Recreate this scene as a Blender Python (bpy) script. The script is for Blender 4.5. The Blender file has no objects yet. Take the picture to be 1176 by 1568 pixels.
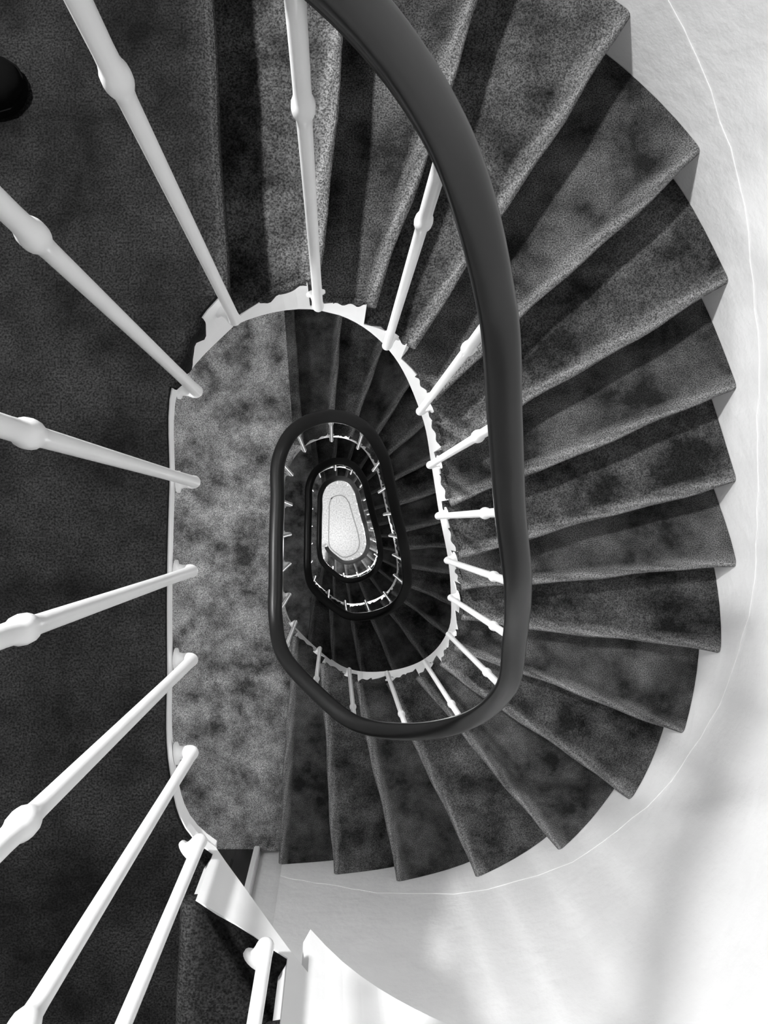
import bpy, bmesh, math, random
from mathutils import Vector, Matrix
random.seed(7)
HC=11.79           # camera height above ground floor; z below = depth under the lens
Z1=1.25; R=.155; FH=17*R; PER=22.0
OFF=.033
def newobj(name,me,parent=None,mats=()):
    o=bpy.data.objects.new(name,me); bpy.context.scene.collection.objects.link(o)
    for m in mats: o.data.materials.append(m)
    if parent: o.parent=parent
    return o
def empty(name):
    o=bpy.data.objects.new(name,None); bpy.context.scene.collection.objects.link(o); return o
def mesh(name,v,f,parent=None,mats=(),smooth=False,mi=None):
    me=bpy.data.meshes.new(name); me.from_pydata([tuple(p) for p in v],[],f); me.update()
    if smooth:
        for p in me.polygons: p.use_smooth=True
    o=newobj(name,me,parent,mats)
    if mi:
        for p,i in zip(me.polygons,mi): p.material_index=i
    return o
# ---------------------------------------------------------------- materials
def mat(name,base=(.5,.5,.5),rough=.6,metal=0.):
    m=bpy.data.materials.new(name); m.use_nodes=True
    b=m.node_tree.nodes['Principled BSDF']
    b.inputs['Base Color'].default_value=(*base,1); b.inputs['Roughness'].default_value=rough
    b.inputs['Metallic'].default_value=metal
    return m,m.node_tree,b
def N(nt,t,**k):
    n=nt.nodes.new(t)
    for a,b in k.items():
        if a in n.inputs.keys(): n.inputs[a].default_value=b
        else: setattr(n,a,b)
    return n
def carpet(name,lo,hi,wear=.3,p0=.36,p1=.68,sc=5.5):
    m,nt,b=mat(name,rough=1.0); L=nt.links
    b.inputs['Specular IOR Level'].default_value=.1
    tc=N(nt,'ShaderNodeTexCoord')
    n1=N(nt,'ShaderNodeTexNoise'); n1.inputs['Scale'].default_value=sc; n1.inputs['Detail'].default_value=9; n1.inputs['Roughness'].default_value=.66
    n2=N(nt,'ShaderNodeTexNoise'); n2.inputs['Scale'].default_value=300; n2.inputs['Detail'].default_value=2
    n3=N(nt,'ShaderNodeTexNoise'); n3.inputs['Scale'].default_value=90; n3.inputs['Detail'].default_value=3
    for n in (n1,n2,n3): L.new(tc.outputs['Object'],n.inputs['Vector'])
    r1=N(nt,'ShaderNodeValToRGB'); r1.color_ramp.elements[0].position=p0; r1.color_ramp.elements[1].position=p1
    r1.color_ramp.elements[0].color=(*[lo]*3,1); r1.color_ramp.elements[1].color=(*[hi]*3,1)
    L.new(n1.outputs['Fac'],r1.inputs['Fac'])
    r2=N(nt,'ShaderNodeMapRange'); r2.inputs['From Min'].default_value=.36; r2.inputs['From Max'].default_value=.66
    r2.inputs['To Min'].default_value=.38; r2.inputs['To Max'].default_value=1.75
    L.new(n2.outputs['Fac'],r2.inputs['Value'])
    mx=N(nt,'ShaderNodeMix',data_type='RGBA',blend_type='MULTIPLY'); mx.inputs[0].default_value=1
    at=N(nt,'ShaderNodeAttribute'); at.attribute_name='wear'
    ma=N(nt,'ShaderNodeMath',operation='MULTIPLY'); ma.inputs[1].default_value=.6
    L.new(at.outputs['Fac'],ma.inputs[0])
    mx2=N(nt,'ShaderNodeMix',data_type='RGBA',blend_type='MIX')
    L.new(ma.outputs[0],mx2.inputs[0]); L.new(r1.outputs[0],mx2.inputs[6]); mx2.inputs[7].default_value=(wear,wear,wear,1)
    L.new(mx2.outputs[2],mx.inputs[6]); L.new(r2.outputs[0],mx.inputs[7])
    L.new(mx.outputs[2],b.inputs['Base Color'])
    ad=N(nt,'ShaderNodeMath',operation='ADD'); L.new(n2.outputs['Fac'],ad.inputs[0]); L.new(n3.outputs['Fac'],ad.inputs[1])
    bp=N(nt,'ShaderNodeBump'); bp.inputs['Strength'].default_value=.7; bp.inputs['Distance'].default_value=.004
    L.new(ad.outputs[0],bp.inputs['Height']); L.new(bp.outputs[0],b.inputs['Normal'])
    return m
def plaster(name,c=.8,rough=.75,var=.06,scale=2.2,bump=.25):
    m,nt,b=mat(name,rough=rough); L=nt.links
    tc=N(nt,'ShaderNodeTexCoord')
    n1=N(nt,'ShaderNodeTexNoise'); n1.inputs['Scale'].default_value=scale; n1.inputs['Detail'].default_value=8
    n2=N(nt,'ShaderNodeTexNoise'); n2.inputs['Scale'].default_value=22; n2.inputs['Detail'].default_value=5
    for n in (n1,n2): L.new(tc.outputs['Object'],n.inputs['Vector'])
    r=N(nt,'ShaderNodeValToRGB'); r.color_ramp.elements[0].position=.3; r.color_ramp.elements[1].position=.6
    r.color_ramp.elements[0].color=(*[c-var]*3,1); r.color_ramp.elements[1].color=(*[c+var*.5]*3,1)
    L.new(n1.outputs['Fac'],r.inputs['Fac']); L.new(r.outputs[0],b.inputs['Base Color'])
    bp=N(nt,'ShaderNodeBump'); bp.inputs['Strength'].default_value=bump; bp.inputs['Distance'].default_value=.01
    L.new(n2.outputs['Fac'],bp.inputs['Height']); L.new(bp.outputs[0],b.inputs['Normal'])
    return m
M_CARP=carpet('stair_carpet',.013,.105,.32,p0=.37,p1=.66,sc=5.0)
M_CARP_SHADE=carpet('stair_carpet_shaded',.006,.022,.05)  # same stair carpet, shade on the flight above put into its colour
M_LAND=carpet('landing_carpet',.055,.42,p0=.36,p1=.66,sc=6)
M_LAND_SHADE=carpet('landing_carpet_shaded',.003,.018)  # same carpet again, shade over the upper landing painted in
M_WALL=plaster('white_plaster',.82,bump=.35)
M_WHITE=plaster('white_gloss_paint',.9,rough=.35,var=.03,scale=9,bump=.12)
M_FLOOR=plaster('pale_terrazzo',.68,rough=.4,var=.2,scale=45,bump=.05)
M_RAIL,nt,b=mat('dark_rail',(.005,.005,.005),.35)
b.inputs['Specular IOR Level'].default_value=.32
n=N(nt,'ShaderNodeTexNoise'); n.inputs['Scale'].default_value=30
r=N(nt,'ShaderNodeMapRange'); r.inputs['To Min'].default_value=.26; r.inputs['To Max'].default_value=.34
nt.links.new(n.outputs['Fac'],r.inputs['Value']); nt.links.new(r.outputs[0],b.inputs['Roughness'])
M_BLACK,nt,b=mat('black_gloss',(.012,.012,.012),.25)
M_LEATH,nt,b=mat('black_suede',(.002,.002,.002),.95)
b.inputs['Specular IOR Level'].default_value=.05
n=N(nt,'ShaderNodeTexNoise'); n.inputs['Scale'].default_value=120
bp=N(nt,'ShaderNodeBump'); bp.inputs['Strength'].default_value=.2; nt.links.new(n.outputs['Fac'],bp.inputs['Height']); nt.links.new(bp.outputs[0],b.inputs['Normal'])
M_METAL,_,_=mat('brushed_metal',(.6,.6,.6),.3,1.)
M_INLAY,_,_=mat('grey_stone_inlay',(.3,.3,.3),.5)

# ---------------------------------------------------------------- plan curves
WP=[(0,-.169,.345),(1.1,-.031,.415),(2.65,.117,.395),(4.2,.218,.283),(5.25,.263,.157),(6.25,.306,.016),(7.15,.352,-.124),
    (8.45,.392,-.263),(9.7,.413,-.418),(11.5,.357,-.573),(13,.221,-.664),(14.3,.060,-.690),(15.3,-.078,-.620),(16.3,-.203,-.515),
    (17.3,-.240,-.390),(18.3,-.242,-.234),(19.2,-.242,-.083),(20.2,-.238,.069),(21.1,-.234,.223)]
def interp(tbl,s,per=None):
    n=len(tbl)
    def g(i):
        if per is None:
            i=max(0,min(n-1,i)); return tbl[i]
        q,rm=divmod(i,n); t=tbl[rm]; return (t[0]+q*per,)+tuple(t[1:])
    i=0
    while i<n-1 and tbl[i+1][0]<=s: i+=1
    if per is None: i=min(i,n-2)
    a,b_,c,d=g(i-1),g(i),g(i+1),g(i+2)
    h=c[0]-b_[0]; t=(s-b_[0])/h; out=[]
    for q in range(1,len(b_)):
        m0=(c[q]-a[q])/(c[0]-a[0]) if c[0]!=a[0] else 0
        m1=(d[q]-b_[q])/(d[0]-b_[0])
        out.append((2*t**3-3*t*t+1)*b_[q]+(t**3-2*t*t+t)*h*m0+(-2*t**3+3*t*t)*c[q]+(t**3-t*t)*h*m1)
    return out
def sm(x): x=max(0,min(1,x)); return x*x*(3-2*x)
def split(S):
    j=math.floor(S/PER+1e-9); return j,S-j*PER
def well0(S):
    j,s=split(S); s=max(0,s)
    x,y=interp(WP,s,PER)
    fl=max(0,S/PER-.2); u=sm((-5.0-S)/1.6)
    g=max(0,fl-.6)
    x=.08+(x-.08)*(1-.05*g); y=-.12+(y+.12)*(1-.02*g)
    return Vector((x+.018*fl-.014*u,y+.033*fl+.045*u,0))
def wn(S):
    t=well0(S+.05)-well0(S-.05); t.normalize()
    return Vector((-t.y,t.x,0))
def well(S,off=0): return well0(S)+wn(S)*off
OP=[(0,-.25,1.45),(1,.057,1.425),(2,.36,1.32),(3,.653,1.152),(4,.887,.922),(5,1.038,.654),(6,1.142,.399),(7,1.223,.143),(8,1.305,-.121),
    (9,1.335,-.427),(10,1.281,-.755),(11,1.156,-1.05),(12,.926,-1.322),(13,.625,-1.505),(14,.305,-1.6),(15,.018,-1.642),(16,-.254,-1.665)]
def outer(s,off=0):
    p=Vector((*interp(OP,s),0))
    if off:
        a=Vector((*interp(OP,max(0,s-.05)),0)); c=Vector((*interp(OP,min(16,s+.05)),0)); t=(c-a).normalized()
        p=p+Vector((-t.y,t.x,0))*off
    return p
XW=-1.4; YN=1.46; YS=-1.685
def Kf(s):
    if s<=16.3: return s
    if s<17.6:
        t=(s-16.3)/1.3; return 16.3+.7*(t*(2-t))
    return 17.
def Ktot(S):
    j,s=split(S); return 17*j+Kf(s)
def Ksm(S):
    return sum(Ktot(S+d) for d in (-.6,-.4,-.2,0,.2,.4,.6))/7
def W(p,z): return Vector((p.x,p.y,HC-z))

stair=empty('spiral_staircase')
balus=empty('stair_balustrade')

PROF=[(.010,.002),(.017,.007),(.021,.015),(.019,.024),(.010,.031),(.0,.033)]
def ragged(S): return .0025*math.sin(S*17.3)+.002*math.sin(S*41.7+1)
def build_tread(j,k):
    S=j*PER
    z=Z1+R*(17*j+k)
    m=16; V=[];F=[];wear=[]
    front_in=well(S+k,OFF) ; front_out=outer(k,-.004)
    d=(front_out-front_in); d.z=0; d.normalize(); perp=Vector((d.y,-d.x,0))
    ph=random.random()*10; amp=.0035
    rows=[]
    for f in [0,.15,.35,.55,.75,.88,.95,1.0]:
        a=well(S+k-1+f,OFF+ragged(S+k+f)) if 0<f<1 else well(S+k-1+f,OFF)
        b_=outer(k-1+f,-.004)
        row=[]
        for i in range(m+1):
            t=i/m; p=a.lerp(b_,t)
            row.append((p,0.0, max(0,(f-.9)/.1)*.8))
        rows.append(row)
    for (ox,dz) in PROF:
        row=[]
        for i in range(m+1):
            t=i/m; p=front_in.lerp(front_out,t)
            wob=amp*math.sin(ph+t*9)+amp*.6*math.sin(ph*2+t*23)
            row.append((p+perp*(ox+wob*min(1,ox/.01)),dz,1.0 if dz<.01 else (.6 if dz<.02 else .2)))
        rows.append(row)
    for dz,w in ((.05,.0),(.10,.0),(R+.004,.0)):
        rows.append([(front_in.lerp(front_out,i/m),dz,w) for i in range(m+1)])
    for row in rows:
        for p,dz,w in row:
            V.append(W(p,z+dz)); wear.append(w*(.7+.3*math.sin(len(V)*1.7)))
    n=m+1
    for a in range(len(rows)-1):
        for i in range(m): F.append((a*n+i,a*n+i+1,(a+1)*n+i+1,(a+1)*n+i))
    base=len(V)
    for a in range(8):
        p,dz,w=rows[a][0]; V.append(W(p,z+.014)); wear.append(.0)
    for a in range(7): F.append((a*n,(a+1)*n,base+a+1,base+a))
    F.append(tuple((7+q)*n for q in range(0,len(PROF)+1)))
    F.append(tuple((7+q)*n+m for q in range(0,len(PROF)+1)))
    me=bpy.data.meshes.new('tread'); me.from_pydata([tuple(v) for v in V],[],F); me.update()
    at=me.attributes.new('wear','FLOAT','POINT')
    for i,w in enumerate(wear): at.data[i].value=w
    for p in me.polygons: p.use_smooth=len(p.vertices)==4
    o=newobj('carpeted_tread',me,stair,[M_CARP if j>=0 else M_CARP_SHADE])
def build_landing(j,mt):
    S=j*PER; z=Z1+FH*j
    inner=[well(S-6+6*i/40.,OFF) for i in range(41)]
    pts=inner+[outer(0,-.004),Vector((XW+.002,YN-.004,0)),Vector((XW+.002,YS+.004,0)),outer(16,-.004)]
    bm=bmesh.new()
    vt=[bm.verts.new(W(p,z)) for p in pts]; vb=[bm.verts.new(W(p,z+.014)) for p in pts]
    f=bm.faces.new(vt); n=len(pts)
    for i in range(n): bm.faces.new((vt[i],vt[(i+1)%n],vb[(i+1)%n],vb[i]))
    bmesh.ops.triangulate(bm,faces=[f])
    me=bpy.data.meshes.new('landing'); bm.to_mesh(me); bm.free()
    newobj('landing_carpet',me,stair,[mt])
    bm=bmesh.new(); pts2=[well(S-6+6*i/40.,OFF+.004) for i in range(41)]+pts[41:]
    vt=[bm.verts.new(W(p,z+.0145)) for p in pts2]; vb=[bm.verts.new(W(p,z+.075)) for p in pts2]
    f1=bm.faces.new(vt); f2=bm.faces.new(list(reversed(vb)))
    for i in range(n): bm.faces.new((vt[i],vt[(i+1)%n],vb[(i+1)%n],vb[i]))
    bmesh.ops.triangulate(bm,faces=[f1,f2])
    me=bpy.data.meshes.new('slab'); bm.to_mesh(me); bm.free()
    newobj('landing_slab',me,stair,[M_WHITE])
    A=well(S,OFF); B=outer(0,-.004); d=(B-A).normalized(); perp=Vector((d.y,-d.x,0)); m=16;V=[];F=[];wr=[]
    rows=[[(A.lerp(B,i/m)-perp*.03,-.0008,0) for i in range(m+1)],[(A.lerp(B,i/m),-.0008,.1) for i in range(m+1)]]
    for ox,dz in PROF: rows.append([(A.lerp(B,i/m)+perp*(ox+.002*math.sin(i*1.3)),dz,.25 if dz<.01 else 0) for i in range(m+1)])
    rows.append([(A.lerp(B,i/m),R+.004,.0) for i in range(m+1)])
    for row in rows:
        for p,dz,w in row: V.append(W(p,z+dz)); wr.append(w)
    for a in range(len(rows)-1):
        for i in range(m): F.append((a*(m+1)+i,a*(m+1)+i+1,(a+1)*(m+1)+i+1,(a+1)*(m+1)+i))
    F.append(tuple(q*(m+1) for q in range(1,len(PROF)+2)))
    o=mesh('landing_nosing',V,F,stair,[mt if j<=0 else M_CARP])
    at=o.data.attributes.new('wear','FLOAT','POINT')
    for i,w in enumerate(wr): at.data[i].value=w*.6
def flap(S0,S1,z,depth,mt,thick=.004):
    V=[];F=[];n=max(6,int((S1-S0)*26))
    for i in range(n+1):
        t=i/n; S=S0+(S1-S0)*t
        e=depth*(.55+.45*math.sin(math.pi*t))*(1+.22*math.sin(S*15)+.10*math.sin(S*37+2))
        bo=.003*math.sin(S*23)
        for off,dz in ((OFF+.004,-.0015),(OFF-.002-thick+bo*.4,.001),(OFF-.003-thick+bo,e*.5),(OFF-.002-thick*.6+bo,e),(OFF-.001,e)):
            V.append(W(well(S,off),z+dz))
    for i in range(n):
        for q in range(4): F.append((i*5+q,i*5+q+1,(i+1)*5+q+1,(i+1)*5+q))
    F.append((0,1,2,3,4)); F.append(tuple(n*5+q for q in (4,3,2,1,0)))
    mesh('carpet_hem',V,F,stair,[mt],smooth=True)
def zbot(S):
    j,s=split(S)
    if s<=16: kb=s+1
    elif s<20.8: kb=17
    else: kb=17+sm((s-20.8)/1.2)
    e=.03+.065*sm((s-1.5)/2.5)*(1 if s<14.8 else 0)+ (.03 if s>=14.8 else 0)*1.0
    if s<1.5: e=.035
    if j==-1 and 10<s<14.8: e+=.06
    if j==-1 and s>=14.8: e-=.022
    return Z1+R*(17*j+kb)+e
def build_string(S0,S1):
    V=[];F=[]
    def seg(a,b_,zt,n):
        base=len(V)
        for i in range(n+1):
            s=a+(b_-a)*i/n
            sc=min(max(s,a+1e-4),b_-1e-4)
            zb=zbot(sc)
            for off,z in ((OFF-.002,zt),(OFF-.002,zb),(OFF+.022,zb),(OFF+.022,zt)):
                V.append(W(well(s,off),z))
        for i in range(n):
            for q in range(4):
                F.append((base+i*4+q,base+(i+1)*4+q,base+(i+1)*4+(q+1)%4,base+i*4+(q+1)%4))
        F.append(tuple(base+q for q in range(4))); F.append(tuple(base+n*4+q for q in range(4)))
    j0=math.floor(S0/PER); 
    for j in range(j0,int(math.ceil(S1/PER))+1):
        for k in range(1,17):
            a=j*PER+k-1; b_=a+1
            if a>=S0-1e-6 and b_<=S1+1e-6:
                zt=Z1+R*(17*j+k)+.013
                if k==15:
                    seg(a,a+.8,zt,5); seg(a+.8,b_,zt,2)
                else: seg(a,b_,zt,6)
        a=j*PER+16; b_=(j+1)*PER
        if a>=S0-1e-6 and b_<=S1+1e-6:
            seg(a,b_,Z1+R*17*(j+1)+.013,40)
    o=mesh('string_board',V,F,stair,[M_WHITE])
def build_soffit(j):
    V=[];F=[];n=64
    for i in range(n+1):
        s=16.*i/n; S=j*PER+s; zb=Z1+R*(17*j+s+1)+.03
        for t in (0,.25,.5,.75,1):
            V.append(W(well(S,OFF+.01).lerp(outer(s,-.002),t),zb))
    for i in range(n):
        for q in range(4): F.append((i*5+q,i*5+q+1,(i+1)*5+q+1,(i+1)*5+q))
    mesh('plaster_soffit',V,F,stair,[M_WALL],smooth=True)
def build_skirt(j):
    V=[];F=[];n=80
    for i in range(n+1):
        s=16.*i/n
        w_=.006*math.sin(s*5.1)+.004*math.sin(s*13)
        zt=Z1+R*(17*j+s)-.115+w_; zb=Z1+R*(17*j+s+1)+.03
        for off,z in ((-.0003,zt-.0003),(-.0022,zt),(-.0026,zt+.003),(-.0026,zb),(-.0003,zb)):
            V.append(W(outer(s,off),z))
    for i in range(n):
        for q in range(4): F.append((i*5+q,i*5+q+1,(i+1)*5+q+1,(i+1)*5+q))
    mesh('wall_string',V,F,stair,[M_WALL],smooth=False)
for j in range(-1,4):
    for k in range(1,17):
        build_tread(j,k)
        if 0<=j<=1:
            z=Z1+R*(17*j+k); S=j*PER+k
            flap(S-.42-.2*random.random(),S-.02,z,.018+.016*random.random(),M_CARP)
    mt=M_LAND_SHADE if j<=0 else M_LAND
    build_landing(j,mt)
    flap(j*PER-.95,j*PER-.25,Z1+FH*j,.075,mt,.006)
    build_soffit(j); build_skirt(j)
build_string(-22-6,3*PER+16)

# ---------------------------------------------------------------- tubes
def tube(V,F,path,rad,seg=14):
    base=len(V); n=len(path); prev=None
    for i,p in enumerate(path):
        a=path[max(0,i-1)]; c=path[min(n-1,i+1)]; t=(c-a).normalized()
        if prev is None:
            u=t.orthogonal().normalized()
        else:
            u=(prev-t*prev.dot(t)).normalized()
        prev=u; w=t.cross(u)
        for q in range(seg):
            an=2*math.pi*q/seg
            V.append(p+(u*math.cos(an)+w*math.sin(an))*rad[i])
    for i in range(n-1):
        for q in range(seg):
            F.append((base+i*seg+q,base+i*seg+(q+1)%seg,base+(i+1)*seg+(q+1)%seg,base+(i+1)*seg+q))
    F.append(tuple(base+q for q in range(seg))); F.append(tuple(base+(n-1)*seg+q for q in reversed(range(seg))))
HR=.93
feet=[t[0] for t in WP]
V=[];F=[]
for j in range(-2,4):
    for s in feet:
        S=j*PER+s
        if S<-28 or S>3*PER+16.4: continue
        P=well(S); nrm=wn(S)
        zf=Z1+.06+R*Ktot(S)
        top=zf-(Z1+.06+R*Ksm(S)-HR)
        path=[];rad=[]
        o0=OFF-.002
        for off,rr in ((o0,.019),(o0-.004,.019),(o0-.006,.012),(o0-.013,.0105)):
            path.append(W(P+nrm*off,zf+.006)); rad.append(rr)
        re=.014
        for i in range(7):
            a=math.pi/2*i/6
            path.append(W(P+nrm*(re-re*math.sin(a)),zf+.006-(re-re*math.cos(a)))); rad.append(.0105+.001*math.sin(a*2))
        for h,rr in ((.03,.0095),(.2,.0086),(.45,.0084),(.68,.0084),(.694,.0088),(.700,.0105),(.706,.0122),(.714,.0126),(.722,.0120),(.728,.0104),(.734,.0094),(.75,.0090),(.85,.0090),(top,.0092)):
            path.append(W(P,zf-h)); rad.append(rr)
        tube(V,F,path,rad,18)
mesh('balusters',V,F,balus,[M_WHITE],smooth=True)
prof=[]
w=.028
for i in range(13):
    a=math.pi*i/12
    prof.append((-w*math.cos(a)*1.0,.008+.020*math.sin(a)))
prof=[(-w,.004)]+prof+[(w,.004),(w-.002,-.006),(w-.007,-.010),(w-.0075,-.013),(w-.006,-.016),(w-.006,-.022),(-w+.006,-.022),(-w+.006,-.016),(-w+.0075,-.013),(-w+.007,-.010),(-w+.002,-.006)]
V=[];F=[];S=-28.;np_=len(prof);rows=0
while S<=3*PER+16.6:
    c=well(S); nn=wn(S); z=Z1+.06+R*Ksm(S)-HR
    for x,h in prof:
        V.append(W(c+nn*x,z-h))
    rows+=1; S+=.1
for i in range(rows-1):
    for q in range(np_): F.append((i*np_+q,i*np_+(q+1)%np_,(i+1)*np_+(q+1)%np_,(i+1)*np_+q))
F.append(tuple(range(np_))); F.append(tuple((rows-1)*np_+q for q in reversed(range(np_))))
ob=mesh('handrail',V,F,balus,[M_RAIL],smooth=True)
V=[];F=[]
P=well(3*PER+16.6); zt=Z1+.06+R*Ksm(3*PER+16.6)-HR
tube(V,F,[Vector((P.x,P.y,0)),Vector((P.x,P.y,.05)),Vector((P.x,P.y,.06)),Vector((P.x,P.y,HC-zt-.02))],[.03,.03,.016,.014])
mesh('newel_post',V,F,balus,[M_WHITE],smooth=True)

# ---------------------------------------------------------------- shell
TOP=HC+4.0
def box(name,x0,x1,y0,y1,z0,z1,m,parent=None,bev=0):
    bm=bmesh.new(); bmesh.ops.create_cube(bm,size=1)
    for v in bm.verts:
        v.co=Vector(((x0+x1)/2+v.co.x*(x1-x0),(y0+y1)/2+v.co.y*(y1-y0),(z0+z1)/2+v.co.z*(z1-z0)))
    if bev: bmesh.ops.bevel(bm,geom=bm.edges[:],offset=bev,segments=2,affect='EDGES')
    me=bpy.data.meshes.new(name); bm.to_mesh(me); bm.free()
    return newobj(name,me,parent,[m])
V=[];F=[];n=120
for i in range(n+1):
    s=16.*i/n
    for off in (0,.12):
        p=outer(s,off)
        V.append(Vector((p.x,p.y,0))); V.append(Vector((p.x,p.y,TOP)))
for i in range(n):
    b0=i*4;b1=b0+4
    F+= [(b0,b1,b1+1,b0+1),(b0+2,b0+3,b1+3,b1+2)]
mesh('wall_east',V,F,None,[M_WALL],smooth=True)
box('wall_west',XW-.12,XW,YS-.12,YN+.12,0,TOP,M_WALL)
box('wall_north',XW,outer(0).x+.01,YN-.006,YN+.114,0,TOP,M_WALL)
box('wall_south',XW,outer(16).x+.01,YS-.12,YS,0,TOP,M_WALL)
box('floor',XW-.12,1.5,YS-.12,YN+.12,-.1,0,M_FLOOR)
box('ceiling',XW-.12,1.5,YS-.12,YN+.12,TOP,TOP+.1,M_WALL)
V=[];F=[];n=90
for i in range(n+1):
    S=3*PER+22.*i/n
    for off in (-.035,-.05):
        p=well(min(S,3*PER+21.99),off); V.append(Vector((p.x,p.y-.03,.003)))
for i in range(n): F.append((2*i,2*i+1,2*i+3,2*i+2))
mesh('trim_1',V,F,None,[M_INLAY])
def door(j,idx):
    e=empty('door_%d'%idx); zf=HC-(Z1+FH*j)
    x0,x1=-1.22,-.405
    box('leaf',x0,x1,YS,YS+.035,zf+.004,zf+2.0,M_BLACK,e,.003)
    for a,b_ in ((.12,.85),(1.0,1.88)):
        for c,d in ((x0+.09,x0+.36),(x0+.43,x1-.09)):
            box('panel',c,d,YS+.033,YS+.043,zf+a,zf+b_,M_BLACK,e,.006)
    box('frame_side',x1,x1+.03,YS,YS+.05,zf,zf+2.06,M_WHITE,e,.004)
    box('frame_side',x0-.06,x0,YS,YS+.05,zf,zf+2.06,M_WHITE,e,.004)
    box('frame_head',x0-.06,x1+.03,YS,YS+.05,zf+2.0,zf+2.06,M_WHITE,e,.004)
    V=[];F=[]
    tube(V,F,[Vector((x1-.05,YS+.03,zf+1.)),Vector((x1-.05,YS+.075,zf+1.)),Vector((x1-.06,YS+.085,zf+1.)),Vector((x1-.16,YS+.085,zf+1.))],[.01,.01,.01,.009])
    mesh('handle',V,F,e,[M_METAL],smooth=True)
for i,j in enumerate((0,1,2,3)): door(j,i+1)
for i,j in enumerate((0,1,2,3)):
    zf=HC-(Z1+FH*j)
    box('baseboard_west' if i==0 else 'baseboard_west.%03d'%i,XW,XW+.014,YS,YN-.006,zf,zf+.11,M_WHITE)
# ---------------------------------------------------------------- shoe of someone standing on the landing
sh=empty('suede_shoe')
def shoe(parent):
    V=[];F=[];seg=16
    st=[(0,.012,.03),(.02,.030,.05),(.06,.036,.075),(.10,.036,.085),(.14,.037,.080),(.18,.042,.064),(.215,.045,.052),(.245,.042,.045),(.268,.032,.036),(.28,.016,.022),(.284,.003,.012)]
    for (x,hw,h) in st:
        for q in range(seg):
            a=2*math.pi*q/seg
            y=hw*math.copysign(abs(math.cos(a))**.8,math.cos(a)); zz=.016+max(0,math.sin(a))*h if math.sin(a)>=0 else .016
            V.append(Vector((x,y,zz)))
    for i in range(len(st)-1):
        for q in range(seg): F.append((i*seg+q,i*seg+(q+1)%seg,(i+1)*seg+(q+1)%seg,(i+1)*seg+q))
    F.append(tuple(range(seg)));F.append(tuple((len(st)-1)*seg+q for q in range(seg)))
    mesh('upper',V,F,parent,[M_LEATH],smooth=True)
    V=[];F=[];m=len(st)
    for z in (0,.018):
        for x,hw,h in st: V.append(Vector((x,hw+.004,z)))
        for x,hw,h in reversed(st): V.append(Vector((x,-hw-.004,z)))
    k=2*m
    for i in range(k): F.append((i,(i+1)%k,k+(i+1)%k,k+i))
    F.append(tuple(reversed(range(k))));F.append(tuple(range(k,2*k)))
    mesh('sole',V,F,parent,[M_LEATH])
    V=[];F=[]
    tube(V,F,[Vector((.065,0,.06)),Vector((.062,0,.10)),Vector((.058,0,.15)),Vector((.058,0,.152)),Vector((.062,0,.08))],[.033,.036,.040,.035,.028],20)
    mesh('ankle_collar',V,F,parent,[M_LEATH],smooth=True)
shoe(sh)
sh.location=(-.78,.735,HC-Z1+.001); sh.rotation_euler=(0,0,math.radians(-8))

# ---------------------------------------------------------------- lamps and an added overhead fill
def spot(loc,target,power,size=70,rad=.05,blend=.5):
    l=bpy.data.lights.new('spot','SPOT'); l.energy=power; l.spot_size=math.radians(size); l.spot_blend=blend; l.shadow_soft_size=rad
    o=bpy.data.objects.new('spot_lamp',l); bpy.context.scene.collection.objects.link(o)
    o.location=loc; o.rotation_euler=(Vector(target)-Vector(loc)).to_track_quat('-Z','Y').to_euler(); return o
def point(loc,power,rad=.08):
    l=bpy.data.lights.new('point_light','POINT'); l.energy=power; l.shadow_soft_size=rad
    o=bpy.data.objects.new('lamp_or_fill',l); bpy.context.scene.collection.objects.link(o); o.location=loc; return o
spot((-1.15,1.15,HC+1.05),(.48,-.88,HC-2.9),660,80,.075,.8)
point((.3,.2,HC+2.6),66,.15)  # fill light added overhead to brighten the balusters, no fixture
for j,p in ((1,34),(2,6),(3,6)):
    z=Z1+FH*(j-1)+.6
    point((-.95,-.15,HC-z),p,.07)
point((0.1,-.3,1.6),50,.1)
w=bpy.data.worlds.new('w'); bpy.context.scene.world=w; w.use_nodes=True
w.node_tree.nodes['Background'].inputs[0].default_value=(.02,.02,.02,1)

# ---------------------------------------------------------------- camera
cd=bpy.data.cameras.new('cam'); cam=bpy.data.objects.new('camera',cd); bpy.context.scene.collection.objects.link(cam)
cam.location=(0,0,HC); cam.rotation_euler=(0,0,0)
cd.sensor_fit='HORIZONTAL'; cd.sensor_width=36; cd.lens=36.0
cd.shift_x=76/1176; cd.shift_y=16/1176; cd.clip_start=.02; cd.clip_end=100
sc=bpy.context.scene; sc.camera=cam
sc.view_settings.view_transform='Standard'; sc.view_settings.look='None'
